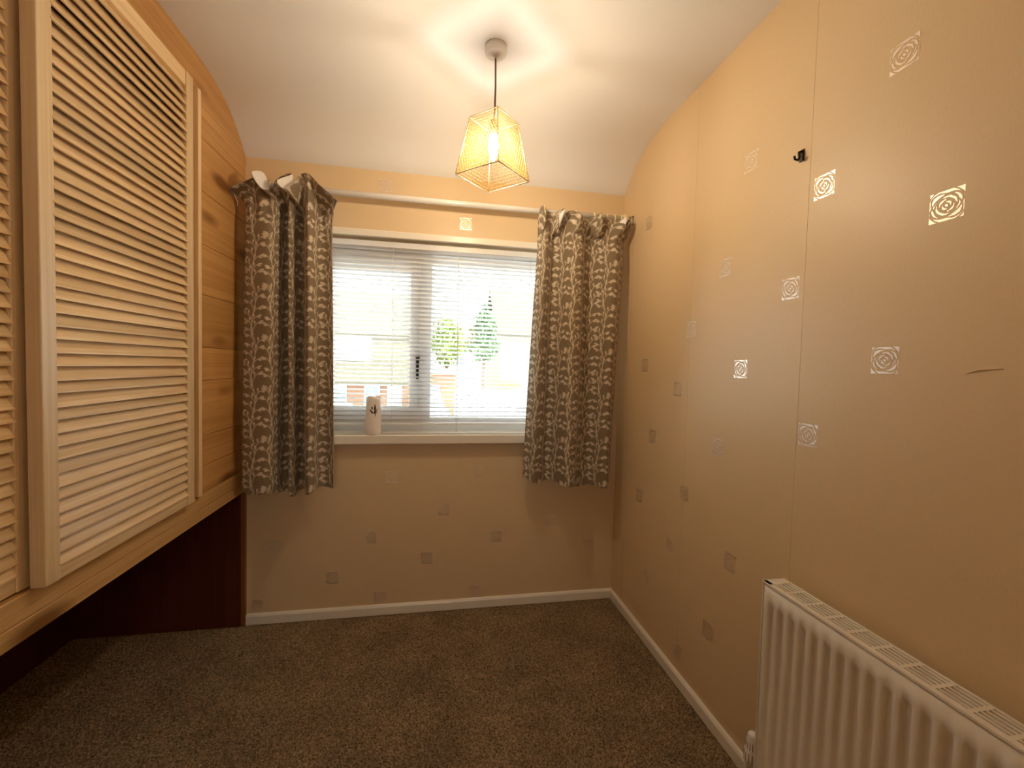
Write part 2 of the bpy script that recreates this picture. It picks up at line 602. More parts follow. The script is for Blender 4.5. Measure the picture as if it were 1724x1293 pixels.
m = MB()
m.box(XL - 0.1, WX0, 0, TH, 0, 2.23)
m.box(WX1, W + 0.1, 0, TH, 0, 2.23)
m.box(WX0, WX1, 0, TH, 0, WZ0)
m.box(WX0, WX1, 0, TH, WZ1, 2.23)
wall_back = structure(m, 'wall_back', MAT['wallpaper'], 'beige papered end wall around the window', 'wall')
m = MB(); m.box(W, W + 0.1, YB - 0.1, 0.0, -0.05, HC + 0.02)
wall_right = structure(m, 'wall_right', MAT['wallpaper'], 'beige papered right wall with square rose prints', 'wall')
m = MB(); m.box(XL - 0.1, XL, YB - 0.1, 0.0, -0.05, HC + 0.02)
structure(m, 'wall_left', MAT['mahogany'], 'dark boarded wall in the recess under the wardrobe', 'wall')
m = MB()
m.box(XL - 0.1, 0.40, YB - 0.1, YB, -0.05, HC + 0.02)
m.box(1.20, W + 0.1, YB - 0.1, YB, -0.05, HC + 0.02)
m.box(0.40, 1.20, YB - 0.1, YB, 2.05, HC + 0.02)  # doorway gap added so daylight from the landing reaches the room
structure(m, 'wall_front', MAT['wallpaper'], 'beige papered wall behind the viewer', 'wall')

# landing added unseen behind the viewer; sky through its window opening fills the room
LA, LB = -4.2, YB - 0.1
m = MB()
m.box(-0.9, 2.6, LA - .1, LB, -0.15, -0.008)
structure(m, 'floor_added_landing', MAT['carpet'], 'carpeted floor of the unseen landing added for fill light', 'floor')
m = MB()
m.box(-0.9, 2.6, LA - .1, LB, 2.40, 2.5)
structure(m, 'ceiling_added_landing', MAT['ceiling'], 'white ceiling of the unseen landing added for fill light', 'ceiling')
m = MB()
lx0, lx1, lz0, lz1 = 0.60, 1.10, 1.40, 1.95  # opening sized for the amount of fill daylight
m.box(-1.0, -0.9, LA - .1, LB, -.15, 2.5)
m.box(2.6, 2.7, LA - .1, LB, -.15, 2.5)
m.box(-0.9, lx0, LA - .1, LA, -.15, 2.4)
m.box(lx1, 2.6, LA - .1, LA, -.15, 2.4)
m.box(lx0, lx1, LA - .1, LA, -.15, lz0)
m.box(lx0, lx1, LA - .1, LA, lz1, 2.4)
structure(m, 'wall_added_landing', MAT['wallpaper'], 'papered walls of the unseen added landing around an opening for fill light', 'wall')

# skirting
def skirting(along, a0, a1, base):
    m = MB()
    pf = [(0, 0), (0.014, 0), (0.014, 0.040), (0.009, 0.050), (0, 0.052)]
    if along == 'x':
        m.prism([(base - d, h) for d, h in pf], a0, a1, 'x')
    else:
        m.prism([(base - d, h) for d, h in pf], a0, a1, 'y')
    return m
structure(skirting('x', 0.006, W, 0.0), 'baseboard_back', MAT['white_gloss'], 'low cream skirting board along the window wall', 'skirting', 0.002)
structure(skirting('y', YB, -0.014, W), 'baseboard_right', MAT['white_gloss'], 'low cream skirting board along the right wall', 'skirting', 0.002)

# white batten under the lintel
m = MB(); m.box(WX0 - 0.03, WX1 + 0.03, -0.006, 0.018, WZ1 - 0.002, WZ1 + 0.030)
structure(m, 'trim_1', MAT['white_gloss'], 'white batten across the top of the window recess', 'trim', 0.003)
# dark board on the wall under the wardrobe and its brown edge
m = MB(); m.box(XL, -0.012, -0.018, 0.0, 0.0, 0.66)
tag(m.build('back_board', MAT['mahogany']), 'dark mahogany board on the end wall under the wardrobe', 'board', None, 'structure')
m = MB(); m.box(-0.012, 0.005, -0.020, 0.0, 0.0, 0.648)
structure(m, 'trim_2', MAT['mahogany_edge'], 'thin brown upright edge strip beside the dark board', 'trim')

# wallpaper print: square rose built of flat petals
def rose_mesh():
    n = 46
    s = 0.030
    def line(x, y):
        d = 9
        for a, b, rot, cx, cy, wd in ((1.06, 0.66, 40, 0, 0, .058), (0.98, 0.70, -28, 0, 0, .058), (0.74, 0.62, -50, .02, .0, .062),
                                      (0.55, 0.44, 35, 0, 0, .066), (0.38, 0.30, -35, 0, 0, .070), (0.20, 0.13, 40, 0, 0, .07),
                                      (1.20, 1.08, 45, 0, 0, .05)):
            c, q = math.cos(math.radians(rot)), math.sin(math.radians(rot))
            u = ((x - cx) * c + (y - cy) * q) / a
            v = (-(x - cx) * q + (y - cy) * c) / b
            r = math.hypot(u, v)
            d = min(d, abs(r - 1) * (a + b) / 2 / wd)
        return d
    m = MB()
    for j in range(n):
        y0, y1 = -1 + 2 * j / n, -1 + 2 * (j + 1) / n
        run = None
        for i in range(n + 1):
            x = -1 + 2 * (i + .5) / n
            on = i < n and line(x, (y0 + y1) / 2) > 1
            if on and run is None:
                run = i
            if not on and run is not None:
                xa, xb = -1 + 2 * run / n, -1 + 2 * i / n
                m.add([(xa * s, 0, y0 * s), (xb * s, 0, y0 * s), (xb * s, 0, y1 * s), (xa * s, 0, y1 * s)], [(0, 1, 2, 3)])
                run = None
    return m
rose = rose_mesh().mesh('wallpaper_print', MAT['motif'])
def motif(parent, loc, rz):
    o = bpy.data.objects.new('wallpaper_print', rose)
    COL.objects.link(o)
    o.location = loc
    o.rotation_euler = (0, 0, rz)
    o.parent = parent
for x, z in ((1.012, 1.978), (0.668, .698), (.93, .523), (1.205, .371), (.569, .398), (.848, .274), (.391, .201), (.128, .372),
             (1.50, .445), (1.102, .085), (1.106, .72), (.62, .085), (1.72, .30), (.05, .085), (.62, 2.13)):
    motif(wall_back, (x, -0.0006, z), 0)
for y, z in ((-1.416, 1.968), (-1.232, 1.76), (-1.515, 1.609), (-.853, 1.631), (-1.139, 1.509), (-.663, 1.432), (-.951, 1.278),
             (-1.413, 1.302), (-1.222, 1.102), (-.852, 1.001), (-.662, .779), (-.579, .527), (-.943, .625), (-.842, .324),
             (-.658, .13), (-.956, 1.947), (-.584, 1.191), (-.39, .961), (-.296, 1.289), (-.284, 1.965), (-.287, .654), (-.386, .305),
             (-1.80, 1.05), (-1.70, 1.33), (-1.90, 1.72)):
    motif(wall_right, (W - 0.0006, y, z), PI / 2)
# paper joints, hairline seams proud of the wall
m = MB()
for y in (-1.185, -0.655, -0.125):
    m.box(W - 0.0004, W, y - 0.0004, y + 0.0004, 0.05, 2.36)
m.build('paper_seam', MAT['seam'], wall_right)
m = MB()
for x, z0, z1 in ((0.475, 1.92, 2.19), (1.10, 1.92, 2.19), (0.475, .06, .86), (1.0, .06, .86)):
    m.box(x - 0.0004, x + 0.0004, -0.0006, 0, z0, z1)
m.build('paper_seam', MAT['seam'], wall_back)
m = MB()
m.tube([(W - .001, -1.565, 1.275), (W - .002, -1.585, 1.282), (W - .001, -1.62, 1.285)], [.0004, .0014, .0004], 6)
m.build('torn_patch', MAT['scuff'], wall_right)

# ------------------------------------------------------------------ window
win = thing('window_1', (0.9, 0.12, WZ0), 'white framed window behind a venetian blind', 'window', None, 'structure')
FY0, FY1 = 0.105, 0.165
m = MB()
m.box(WX0, WX1, FY0, FY1, 0.905, 0.985)         # bottom
m.box(WX0, WX1, FY0, FY1, 1.795, WZ1)           # head
m.box(WX0, WX0 + 0.06, FY0, FY1, 0.985, 1.795)
m.box(WX1 - 0.06, WX1, FY0, FY1, 0.985, 1.795)
m.box(0.785, 0.852, FY0, FY1, 0.985, 1.795)     # mullion
m.build('frame', MAT['upvc'], win, 0.004)
sash = MB()
sx0, sx1, sz0, sz1 = WX0 + 0.055, 0.79, 0.975, 1.80
sash.box(sx0, sx1, 0.090, 0.150, sz0, sz0 + 0.065)
sash.box(sx0, sx1, 0.090, 0.150, sz1 - 0.065, sz1)
sash.box(sx0, sx0 + 0.055, 0.090, 0.150, sz0 + 0.065, sz1 - 0.065)
sash.box(sx1 - 0.048, sx1, 0.090, 0.150, sz0 + 0.065, sz1 - 0.065)
sa = sash.build('sash', MAT['upvc'], win, 0.004)
m = MB(); m.box(sx0 + .05, sx1 - .045, .122, .128, sz0 + .06, sz1 - .06)
m.build('pane', MAT['glass'], sa)
m = MB(); m.box(.848, WX1 - .055, .132, .138, .98, 1.80)
m.build('pane', MAT['glass'], win)
m = MB()
m.box(.774, .794, .072, .092, 1.285, 1.315)
m.tube([(.784, .072, 1.30), (.784, .060, 1.285), (.784, .062, 1.19)], [.009, .009, .007], 8)
m.build('handle', MAT['black'], sa)
# window board
m = MB()
m.box(WX0, WX1, -0.028, FY0 + 0.01, 0.885, 0.917)
m.box(WX0 - .04, WX1 + .04, -0.045, -0.0005, 0.870, 0.917)
m.build('window_sill', MAT['white_gloss'], win, 0.006)

# ------------------------------------------------------------------ venetian blind
BX0, BX1, BY = 0.262, 1.548, 0.048
blind = thing('venetian_blind', (0.9, BY, 0.955), 'white venetian blind with tilted slats hanging inside the window recess', 'blind')
m = MB(); m.box(BX0, BX1, BY - .013, BY + .013, 1.842, 1.870)
m.build('headrail', MAT['blind'], blind, 0.002)
m = MB(); m.box(BX0, BX1, BY - .012, BY + .012, 0.956, 0.966)
m.build('bottom_rail', MAT['blind'], blind, 0.002)
NS, Z0, Z1 = 40, 0.980, 1.836
tilt = math.radians(22)
slat_mb = MB()
pf = []
for k in range(5):
    q = -1 + k / 2
    d = 0.0125 * q
    hgt = 0.0016 * (1 - q * q)
    pf.append((d * math.cos(tilt) + hgt * math.sin(tilt), -d * math.sin(tilt) + hgt * math.cos(tilt)))
pts = pf + [(a, b - 0.0005) for a, b in reversed(pf)]
slat_mb.prism(pts, BX0 - .9, BX1 - .9, 'x')
slat_me = slat_mb.mesh('slat', MAT['blind'])
for i in range(NS):
    o = bpy.data.objects.new('slat', slat_me)
    COL.objects.link(o)
    o.parent = blind
    o.location = (0, 0, Z0 + (Z1 - Z0) * i / (NS - 1) - 0.955)
    o.rotation_euler = (random.uniform(-.02, .02), 0, 0)
def cordline(x, r, y=BY - .0135):
    m = MB(); m.tube([(x, y, 1.845), (x, y, 1.4), (x, y, .962)], r, 5)
    return m
for x in (0.66, 0.985, 1.36):
    c = cordline(x, .0006).build('ladder_cord', MAT['cord'], blind)
    c = cordline(x, .0006, BY + .0135).build('ladder_cord', MAT['cord'], blind)
m = MB(); m.tube([(.983, BY - .016, 1.845), (.986, BY - .017, 1.4), (.990, BY - .016, .935)], .0011, 6)
m.lathe([(.001, 0), (.005, -.004), (.006, -.018), (.004, -.022), (0, -.022)], (.990, BY - .016, .945), 'z', 10)
m.build('lift_cord', MAT['cord'], blind)

# thin pull cord beside the right curtain
m = MB()
m.tube([(1.395, -.03, 2.02), (1.391, -.02, 1.93), (1.392, .02, 1.86), (1.39, .028, 1.77), (1.392, .030, 1.70)], .0012, 6)
m.build('pull_cord', MAT['cord'], blind)

# ------------------------------------------------------------------ pole and rings
PZ, PY = 2.044, -0.085
pole = thing('curtain_pole', (0.93, PY, PZ), 'white curtain pole above the window with a cream ball finial', 'curtain pole')
m = MB(); m.tube([(.105, PY, PZ), (.9, PY, PZ), (1.80, PY, PZ)], .0135, 16)
m.build('rod', MAT['pole'], pole)
for xx, sgn in ((.105, -1), (1.80, 1)):
    m = MB()
    prof = [(.0135, 0), (.017, .003), (.017, .009), (.010, .012)]
    for k in range(1, 10):
        a = PI * k / 10
        prof.append((.024 * math.sin(a) if k > 1 else .010, .034 - .024 * math.cos(a)))
    prof.append((0, .058))
    m.lathe([(r, h * sgn * .8) for r, h in prof], (xx, PY, PZ), 'x', 20)
    m.build('finial', MAT['ring'], pole, label='cream ball finial')
for xx in (.30, 1.56):
    m = MB()
    m.tube([(xx, 0, PZ - .004), (xx, -.05, PZ - .004), (xx, PY, PZ - .004)], .008, 10)
    m.lathe([(.022, 0), (.022, -.005), (.016, -.009), (0, -.009)], (xx, 0, PZ - .004), 'y', 16)
    m.torus((xx, PY, PZ), .0165, .004, 'x', 18, 8)
    m.build('bracket', MAT['pole'], pole)
ring_mb = MB()
ring_mb.torus((0, 0, 0), .0195, .0040, 'x', 22, 8)
ring_me = ring_mb.mesh('curtain_ring', MAT['ring'])
for xx, lab in ((.072 + .065, 'cream curtain ring next to the left ball finial'), (.175, 'cream curtain ring in the dip between the left curtain frills'),
                (.235, 'cream curtain ring behind the middle frill of the left curtain'),
                (1.655, 'cream curtain ring showing above the middle of the right curtain'),
                (1.725, 'cream curtain ring above the right curtain, nearest but one to the corner'),
                (1.765, 'cream curtain ring above the right curtain, nearest the corner')):
    o = bpy.data.objects.new('curtain_ring', ring_me)
    COL.objects.link(o)
    o.location = (xx, PY, PZ - .0055)
    o.rotation_euler = (0, 0, random.uniform(-.2, .2))
    tag(o, lab, 'curtain ring', 'cream rings on the curtain pole')

# ------------------------------------------------------------------ curtains
def sprig_tile():
    """leafy stems, one value per millimetre: 1 on the sprig, 0 on the ground"""
    Wt, Ht = 124, 170
    yy, xx = np.mgrid[0:Ht, 0:Wt].astype(float)
    A = np.zeros((Ht, Wt))
    def dab(cx, cy, rx, ry, ang):
        for ox in (-Wt, 0, Wt):
            for oy in (-Ht, 0, Ht):
                c, s = math.cos(ang), math.sin(ang)
                dx, dy = xx - cx - ox, yy - cy - oy
                u = (dx * c + dy * s) / rx
                v = (-dx * s + dy * c) / ry
                d = np.sqrt(u * u + v * v)
                np.maximum(A, np.clip((1.0 - d) * min(rx, ry) / 1.0 + 0.5, 0, 1), out=A)
    def stemx(x0, ph, y):
        return x0 + 7 * math.sin(2 * PI * y / Ht + ph)
    rnd = random.Random(4)
    for x0, ph in ((32, 0.0), (94, 2.2)):
        for y in np.arange(0, Ht, 1.0):
            dab(stemx(x0, ph, y), y, 1.15, 1.15, 0)
        for k in range(11):
            sgn = 1 if k % 2 else -1
            yb = k * Ht / 11 + ph * 9 + rnd.uniform(-4, 4)
            xb = stemx(x0, ph, yb)
            ln, up = rnd.uniform(18, 31), rnd.uniform(26, 38)
            pts = []
            for t in np.linspace(0, 1, 50):
                x = xb + sgn * ln * (.35 * t + .65 * t ** 1.8)
                y = yb + up * (1 - (1 - t) ** 1.5)
                pts.append((x, y))
                dab(x, y, 1.0, 1.0, 0)
            dx, dy = pts[-1][0] - pts[-4][0], pts[-1][1] - pts[-4][1]
            a = math.atan2(dy, dx)
            dab(pts[-1][0] + math.cos(a) * 5, pts[-1][1] + math.sin(a) * 5, 7.4, 3.2, a)
            for tt, side, l2 in ((.50, 1, 8), (.76, -1, 6)):
                q = int(tt * 49)
                x, y = pts[q]
                dx, dy = pts[q][0] - pts[q - 1][0], pts[q][1] - pts[q - 1][1]
                a = math.atan2(dy, dx) + side * sgn * .75
                for r in np.linspace(0, l2, 10):
                    dab(x + math.cos(a) * r, y + math.sin(a) * r, .9, .9, 0)
                dab(x + math.cos(a) * (l2 + 4), y + math.sin(a) * (l2 + 4), 5.6, 3.0, a)
    return A
TILE = sprig_tile()
def sprig(u, v):
    Ht, Wt = TILE.shape
    i = np.floor(v * 1000 % Ht).astype(int) % Ht
    j = np.floor(u * 1000 % Wt).astype(int) % Wt
    fu, fv = (u * 1000) % 1, (v * 1000) % 1
    i2, j2 = (i + 1) % Ht, (j + 1) % Wt
    return (TILE[i, j] * (1 - fu) * (1 - fv) + TILE[i, j2] * fu * (1 - fv) + TILE[i2, j] * (1 - fu) * fv + TILE[i2, j2] * fu * fv)

def spline(P, n):
    """Catmull-Rom through P, resampled to n points"""
    P = np.array(P, float)
    Q = np.vstack([2 * P[0] - P[1], P, 2 * P[-1] - P[-2]])
    out = []
    for i in range(1, len(Q) - 2):
        for t in np.linspace(0, 1, 24, endpoint=False):
            a, b, c, d = Q[i - 1], Q[i], Q[i + 1], Q[i + 2]
            out.append(.5 * ((2 * b) + (-a + c) * t + (2 * a - 5 * b + 4 * c - d) * t * t + (-a + 3 * b - 3 * c + d) * t ** 3))
    out.append(P[-1])
    out = np.array(out)
    # even by control index (keeps folds aligned between top and bottom)
    idx = np.linspace(0, len(out) - 1, n)
    k = np.clip(idx.astype(int), 0, len(out) - 2)
    f = (idx - k)[:, None]
    return out[k] * (1 - f) + out[k + 1] * f

def resample_even(A, Bc, n):
    """common re-parametrisation of two plan curves by the mean arc length"""
    L = np.concatenate([[0], np.cumsum((np.hypot(*np.diff(A, axis=0).T) + np.hypot(*np.diff(Bc, axis=0).T)) / 2)])
    t = np.linspace(0, L[-1], n)
    f = lambda C: np.stack([np.interp(t, L, C[:, 0]), np.interp(t, L, C[:, 1])], -1)
    return f(A), f(Bc), t

def curtain(name, label, bottom, top, hem, tape, rim_fn, zfn, cords, u0=0.0, fold=1.4):
    res = 0.0026
    deep = lambda P: [(x, -.120 + (y + .120) * fold) for x, y in P]
    bottom, top = deep(bottom), deep(top)
    A = spline(bottom, 1500)
    B = spline(top, 1500)
    n = int(resample_even(A, B, 10)[2][-1] / res)
    A, B, U = resample_even(A, B, n)
    nv = int((tape - hem) / res)
    s = np.linspace(0, 1, nv)                       # hem .. tape
    sm = s[:, None]
    bl = sm ** 1.25
    X = A[None, :, 0] * (1 - bl) + B[None, :, 0] * bl
    Y = A[None, :, 1] * (1 - bl) + B[None, :, 1] * bl
    un = U / U[-1]
    hemz = hem + zfn(un)
    Z = hemz[None, :] * (1 - sm) + tape * sm
    # soft drape irregularity
    Y = Y + 0.004 * np.sin(9 * un[None, :] * PI + 5 * sm) * (1 - sm)
    # gathers pulled in at the tape
    g = np.exp(-((1 - sm) * (tape - hem) / 0.05) ** 2)
    Y = Y + g * (0.006 * np.sin(un[None, :] * 90) + 0.012)
    V = (Z - hem)
    rx, ry, rz, rv = rim_fn(un, X[-1], Y[-1], tape)
    X = np.vstack([X, rx]); Y = np.vstack([Y, ry]); Z = np.vstack([Z, rz]); V = np.vstack([V, rv + tape - hem])
    ny = X.shape[0]
    P = np.stack([X, Y, Z], -1)
    du = np.gradient(P, axis=1); dv = np.gradient(P, axis=0)
    nr = np.cross(du, dv); nr /= np.linalg.norm(nr, axis=2, keepdims=True) + 1e-9
    i = np.arange(n * ny).reshape(ny, n)
    Q = np.stack([i[:-1, :-1], i[:-1, 1:], i[1:, 1:], i[1:, :-1]], -1).reshape(-1, 4)
    me = grid_mesh('curtain_fabric', P.reshape(-1, 3), Q, MAT['fabric'], True)
    pr = sprig(np.broadcast_to(U[None, :] + u0, X.shape) / 1.3, V / 1.3)
    at = me.attributes.new('print', 'FLOAT', 'POINT')
    at.data.foreach_set('value', pr.astype(np.float32).ravel())
    root = thing(name, (float(X[0].mean()), -.12, hem), label, 'curtain', 'pair of sprig print curtains')
    fo = bpy.data.objects.new('fabric', me); COL.objects.link(fo); fo.parent = root
    fo.matrix_parent_inverse = parent_world(root).inverted()
    # lining: coarser, behind the print, its edges turned a little past it
    st = 3
    cols = np.unique(np.append(np.arange(0, n, st), n - 1)); rows = np.unique(np.append(np.arange(0, ny, st), ny - 1))
    Lp = (P - nr * 0.0022)[np.ix_(rows, cols)]
    e = (P[rows][:, 1] - P[rows][:, 0]); e /= np.linalg.norm(e, axis=1, keepdims=True)
    Lp[:, 0] -= e * 0.002
    e = (P[rows][:, -1] - P[rows][:, -2]); e /= np.linalg.norm(e, axis=1, keepdims=True)
    Lp[:, -1] += e * 0.003
    a, b = Lp.shape[:2]
    i = np.arange(a * b).reshape(a, b)
    Q = np.stack([i[:-1, :-1], i[:-1, 1:], i[1:, 1:], i[1:, :-1]], -1).reshape(-1, 4)
    me = grid_mesh('curtain_lining', Lp.reshape(-1, 3), Q, MAT['lining'], True)
    lo = bpy.data.objects.new('lining', me); COL.objects.link(lo); lo.parent = root
    lo.matrix_parent_inverse = parent_world(root).inverted()
    lo['label'] = 'white cotton lining'
    for path in cords:
        mm = MB(); mm.tube(path, .0012, 6)
        mm.build('heading_cord', MAT['cord'], root)
    return root

def rim_left(un, bx, by, tape):
    rows = 46
    t = np.linspace(0, 1, rows + 1)[1:, None]
    # frill edge as a free curve seen from the front: (share of width, x, y, height above the tape)
    K = np.array([(0.00, .030, -.120, .040), (0.05, .004, -.175, .052), (0.10, .030, -.205, .058), (0.17, .078, -.200, .090), (0.235, .122, -.150, .150),
                  (0.30, .104, -.215, .120), (0.36, .150, -.240, .050), (0.42, .176, -.190, .075), (0.47, .172, -.140, .125), (0.53, .205, -.120, .165),
                  (0.58, .240, -.150, .155), (0.62, .200, -.210, .100), (0.67, .235, -.235, .058), (0.72, .262, -.180, .110), (0.77, .268, -.135, .160),
                  (0.83, .305, -.150, .165), (0.90, .355, -.175, .115), (0.96, .410, -.190, .068), (1.00, .436, -.185, .045)])
    C = spline(K[:, 1:3], 900); D = spline(np.stack([K[:, 0], K[:, 3]], -1), 900)
    gx = np.interp(un, D[:, 0], C[:, 0]); gy = np.interp(un, D[:, 0], C[:, 1]); hgt = np.interp(un, D[:, 0], D[:, 1])
    q = t ** 1.5
    x = bx[None] * (1 - q) + gx[None] * q
    y = by[None] * (1 - q) + gy[None] * q
    z = tape + hgt[None] * np.sin(t * PI / 2 * .96)
    return x, y, z, np.broadcast_to(t * 0.12, x.shape)

def rim_right(un, bx, by, tape):
    rows = 46
    t = np.linspace(0, 1, rows + 1)[1:, None]
    k = 5.2
    ph = 2 * PI * k * un + 1.0 + .9 * np.sin(5 * un)
    gx = 1.350 + un * 0.500 + 0.026 * np.sin(ph) + .008 * np.sin(2.3 * ph)
    gy = -0.140 + 0.032 * np.cos(ph) + .010 * np.cos(1.7 * ph)
    hgt = 0.108 + .016 * np.sin(ph + .6) + .010 * np.sin(1.6 * ph) - .022 * un + .016 * np.clip((un - .9) / .1, 0, 1)
    q = t ** 0.8
    bul = np.sin(t * PI) ** .8
    wav = .5 + .5 * np.cos(ph)
    x = bx[None] * (1 - q) + gx[None] * q - .012 * bul * np.clip((.08 - un) / .08, 0, 1)[None]
    y = by[None] * (1 - q) + gy[None] * q - 0.030 * bul * (1 - .9 * wav)[None]
    z = tape + hgt[None] * np.sin(t * PI / 2) - .020 * bul * (1 - wav)[None]
    return x, y, z, np.broadcast_to(t * 0.12, x.shape)

bl = [(.024, -.085), (.045, -.140), (.10, -.155), (.150, -.160), (.172, -.140), (.176, -.085), (.200, -.070), (.222, -.110), (.238, -.140),
      (.256, -.120), (.262, -.085), (.285, -.085), (.300, -.135), (.325, -.168), (.345, -.150), (.358, -.115), (.390, -.110), (.418, -.120)]
tl = [(.040, -.090), (.055, -.135), (.10, -.150), (.155, -.155), (.176, -.135), (.182, -.092), (.200, -.080), (.214, -.115), (.228, -.138),
      (.243, -.118), (.252, -.090), (.275, -.090), (.290, -.130), (.312, -.155), (.330, -.135), (.345, -.108), (.372, -.108), (.398, -.118)]
curtain('curtain', 'left curtain in taupe sprig print, hanging beside the louvred wardrobe', bl, tl, .672, 1.925, rim_left,
        lambda u: .030 * (np.cos(2 * PI * (u - .5)) * -.5) + .006 * np.sin(30 * u),
        [[(.018, -.16, 1.975), (.022, -.165, 1.955), (.034, -.168, 1.935), (.030, -.165, 1.92)],
         [(.408, -.15, 1.965), (.414, -.155, 1.94), (.420, -.152, 1.92)]])
br = [(1.322, -.100), (1.360, -.135), (1.405, -.120), (1.440, -.100), (1.475, -.120), (1.510, -.160), (1.550, -.165), (1.590, -.125), (1.625, -.105), (1.665, -.120),
      (1.700, -.150), (1.735, -.155), (1.760, -.125), (1.792, -.095)]
tr = [(1.366, -.105), (1.390, -.140), (1.425, -.120), (1.455, -.098), (1.490, -.118), (1.520, -.146), (1.565, -.146), (1.612, -.118), (1.652, -.105), (1.690, -.118),
      (1.730, -.140), (1.770, -.140), (1.805, -.118), (1.835, -.095)]
curtain('curtain', 'right curtain in taupe sprig print, hanging in the corner by the right wall', br, tr, .662, 1.925, rim_right,
        lambda u: .045 * (1 - u) ** 2 - .008 * np.sin(4 * PI * u) + .004 * np.sin(28 * u),
        [[(1.352, -.15, 1.99), (1.356, -.152, 1.965), (1.372, -.15, 1.945), (1.380, -.15, 1.945)]], u0=.06, fold=1.75)

# ------------------------------------------------------------------ candle
candle = thing('candle', (.577, -.004, .917), 'ivory pillar candle with a dark leaf print standing on the window sill', 'candle')
m = MB()
n = 40
prof = [(.039, 0.0), (.041, .004), (.0405, .02), (.0385, .07), (.0355, .13), (.0345, .165), (.0345, .182)]
vs, fs = [], []
for r, h in prof:
    for k in range(n):
        t = 2 * PI * k / n
        hh = h
        if h > .16:
            hh = h + (.006 * math.sin(t * 2 - .4) + .004 * math.sin(3 * t)) * (h - .16) / .022
        vs.append((r * math.cos(t), r * math.sin(t), hh))
rim = (len(prof) - 1) * n
for r, dz in ((.0315, .001), (.028, -.006), (.020, -.014)):
    for k in range(n):
        t = 2 * PI * k / n
        vs.append((r * math.cos(t), r * math.sin(t), .182 + dz + .006 * math.sin(t * 2 - .4) + .003 * math.sin(3 * t)))
rows = len(prof) + 3
for i in range(rows - 1):
    for k in range(n):
        fs.append((i * n + k, i * n + (k + 1) % n, (i + 1) * n + (k + 1) % n, (i + 1) * n + k))
fs.append(tuple(range((rows - 1) * n, rows * n)))
fs.append(tuple(range(n - 1, -1, -1)))
m.add([(x + .577, y - .004, z + .917) for x, y, z in vs], fs, True)
m.build('wax_body', MAT['wax'], candle)
m = MB(); m.tube([(.577, -.004, 1.083), (.578, -.004, 1.094)], .0012, 6)
m.build('wick', MAT['print_dark'], candle)
def leaf(mb, a0, z0, a1, z1, wd):
    """a leaf printed on the candle, between two points (angle from the front, height)"""
    N_ = 12
    L, R = [], []
    for i in range(N_ + 1):
        t = i / N_
        a, z = a0 + (a1 - a0) * t, z0 + (z1 - z0) * t
        h = wd * math.sin(PI * t ** .8) + .0003
        dx, dz = (a1 - a0) * .036, (z1 - z0)
        q = math.hypot(dx, dz)
        px, pz = -dz / q * h, dx / q * h
        for lst, s_ in ((L, 1), (R, -1)):
            aa, zz = a + s_ * px / .036, z + s_ * pz
            rr = np.interp(zz, [p[1] for p in prof], [p[0] for p in prof]) + .0004
            lst.append((.577 + rr * math.sin(aa), -.004 - rr * math.cos(aa), .917 + zz))
    mb.add(L + R, [(i, i + 1, N_ + 2 + i, N_ + 1 + i) for i in range(N_)])
m = MB()
leaf(m, .36, .098, .34, .152, .0055)
leaf(m, .20, .102, -.42, .126, .0036)
leaf(m, -.02, .124, -.06, .140, .0035)
leaf(m, .36, .088, .36, .112, .0012)
m.build('leaf_print', MAT['print_dark'], candle)
m = MB(); leaf(m, .50, .102, .72, .135, .0026)
m.build('leaf_print', MAT['print_grey'], candle)

# ------------------------------------------------------------------ pendant lamp
LX, LY = 1.056, -0.685
lamp = thing('pendant_lamp', (LX, LY, HC), 'lit pendant lamp with a square amber bead shade hanging from the ceiling', 'lamp')
m = MB()
m.lathe([(.038, 0), (.038, -.018), (.036, -.026), (.033, -.029), (.010, -.031), (.006, -.040), (0, -.040)], (LX, LY, HC), 'z', 32)
m.build('ceiling_rose', MAT['plastic'], lamp)
m = MB(); m.tube([(LX, LY, HC - .035), (LX + .002, LY, 2.24), (LX + .001, LY, 2.11)], .0032, 8)
m.build('flex', MAT['cable'], lamp)
ZT, ZB_, HT, HB = 2.122, 1.925, .0848, .1295
m = MB(); m.lathe([(.004, .03), (.014, .022), (.0165, .0), (.0165, -.032), (.012, -.036), (0, -.036)], (LX, LY, 2.098), 'z', 20)
m.build('lamp_holder', MAT['holder'], lamp)
m = MB()
bp = [(.012, 0), (.0165, -.012), (.0185, -.026), (.0175, -.040), (.0135, -.056), (.008, -.070), (.003, -.080), (0, -.083)]
m.lathe(bp, (LX, LY, 2.062), 'z', 20)
m.build('bulb', MAT['bulb'], lamp, label='glowing candle shaped bulb')
def corner(k, z, h):
    a = PI / 2 * k
    return Vector((LX + h * math.sin(a), LY - h * math.cos(a), z))
m = MB()
for k in range(4):
    m.tube([corner(k, ZT, HT), corner(k + 1, ZT, HT)], .0016, 6)
    m.tube([corner(k, ZB_, HB), corner(k + 1, ZB_, HB)], .0020, 6)
    m.tube([corner(k, ZT, HT), corner(k, ZB_, HB)], .0016, 6)
m.tube([corner(0, ZT, HT), Vector((LX, LY, ZT - .004)), corner(2, ZT, HT)], .0012, 6)
m.tube([corner(1, ZT, HT), Vector((LX, LY, ZT - .004)), corner(3, ZT, HT)], .0012, 6)
fr = m.build('shade_frame', MAT['wire'], lamp)
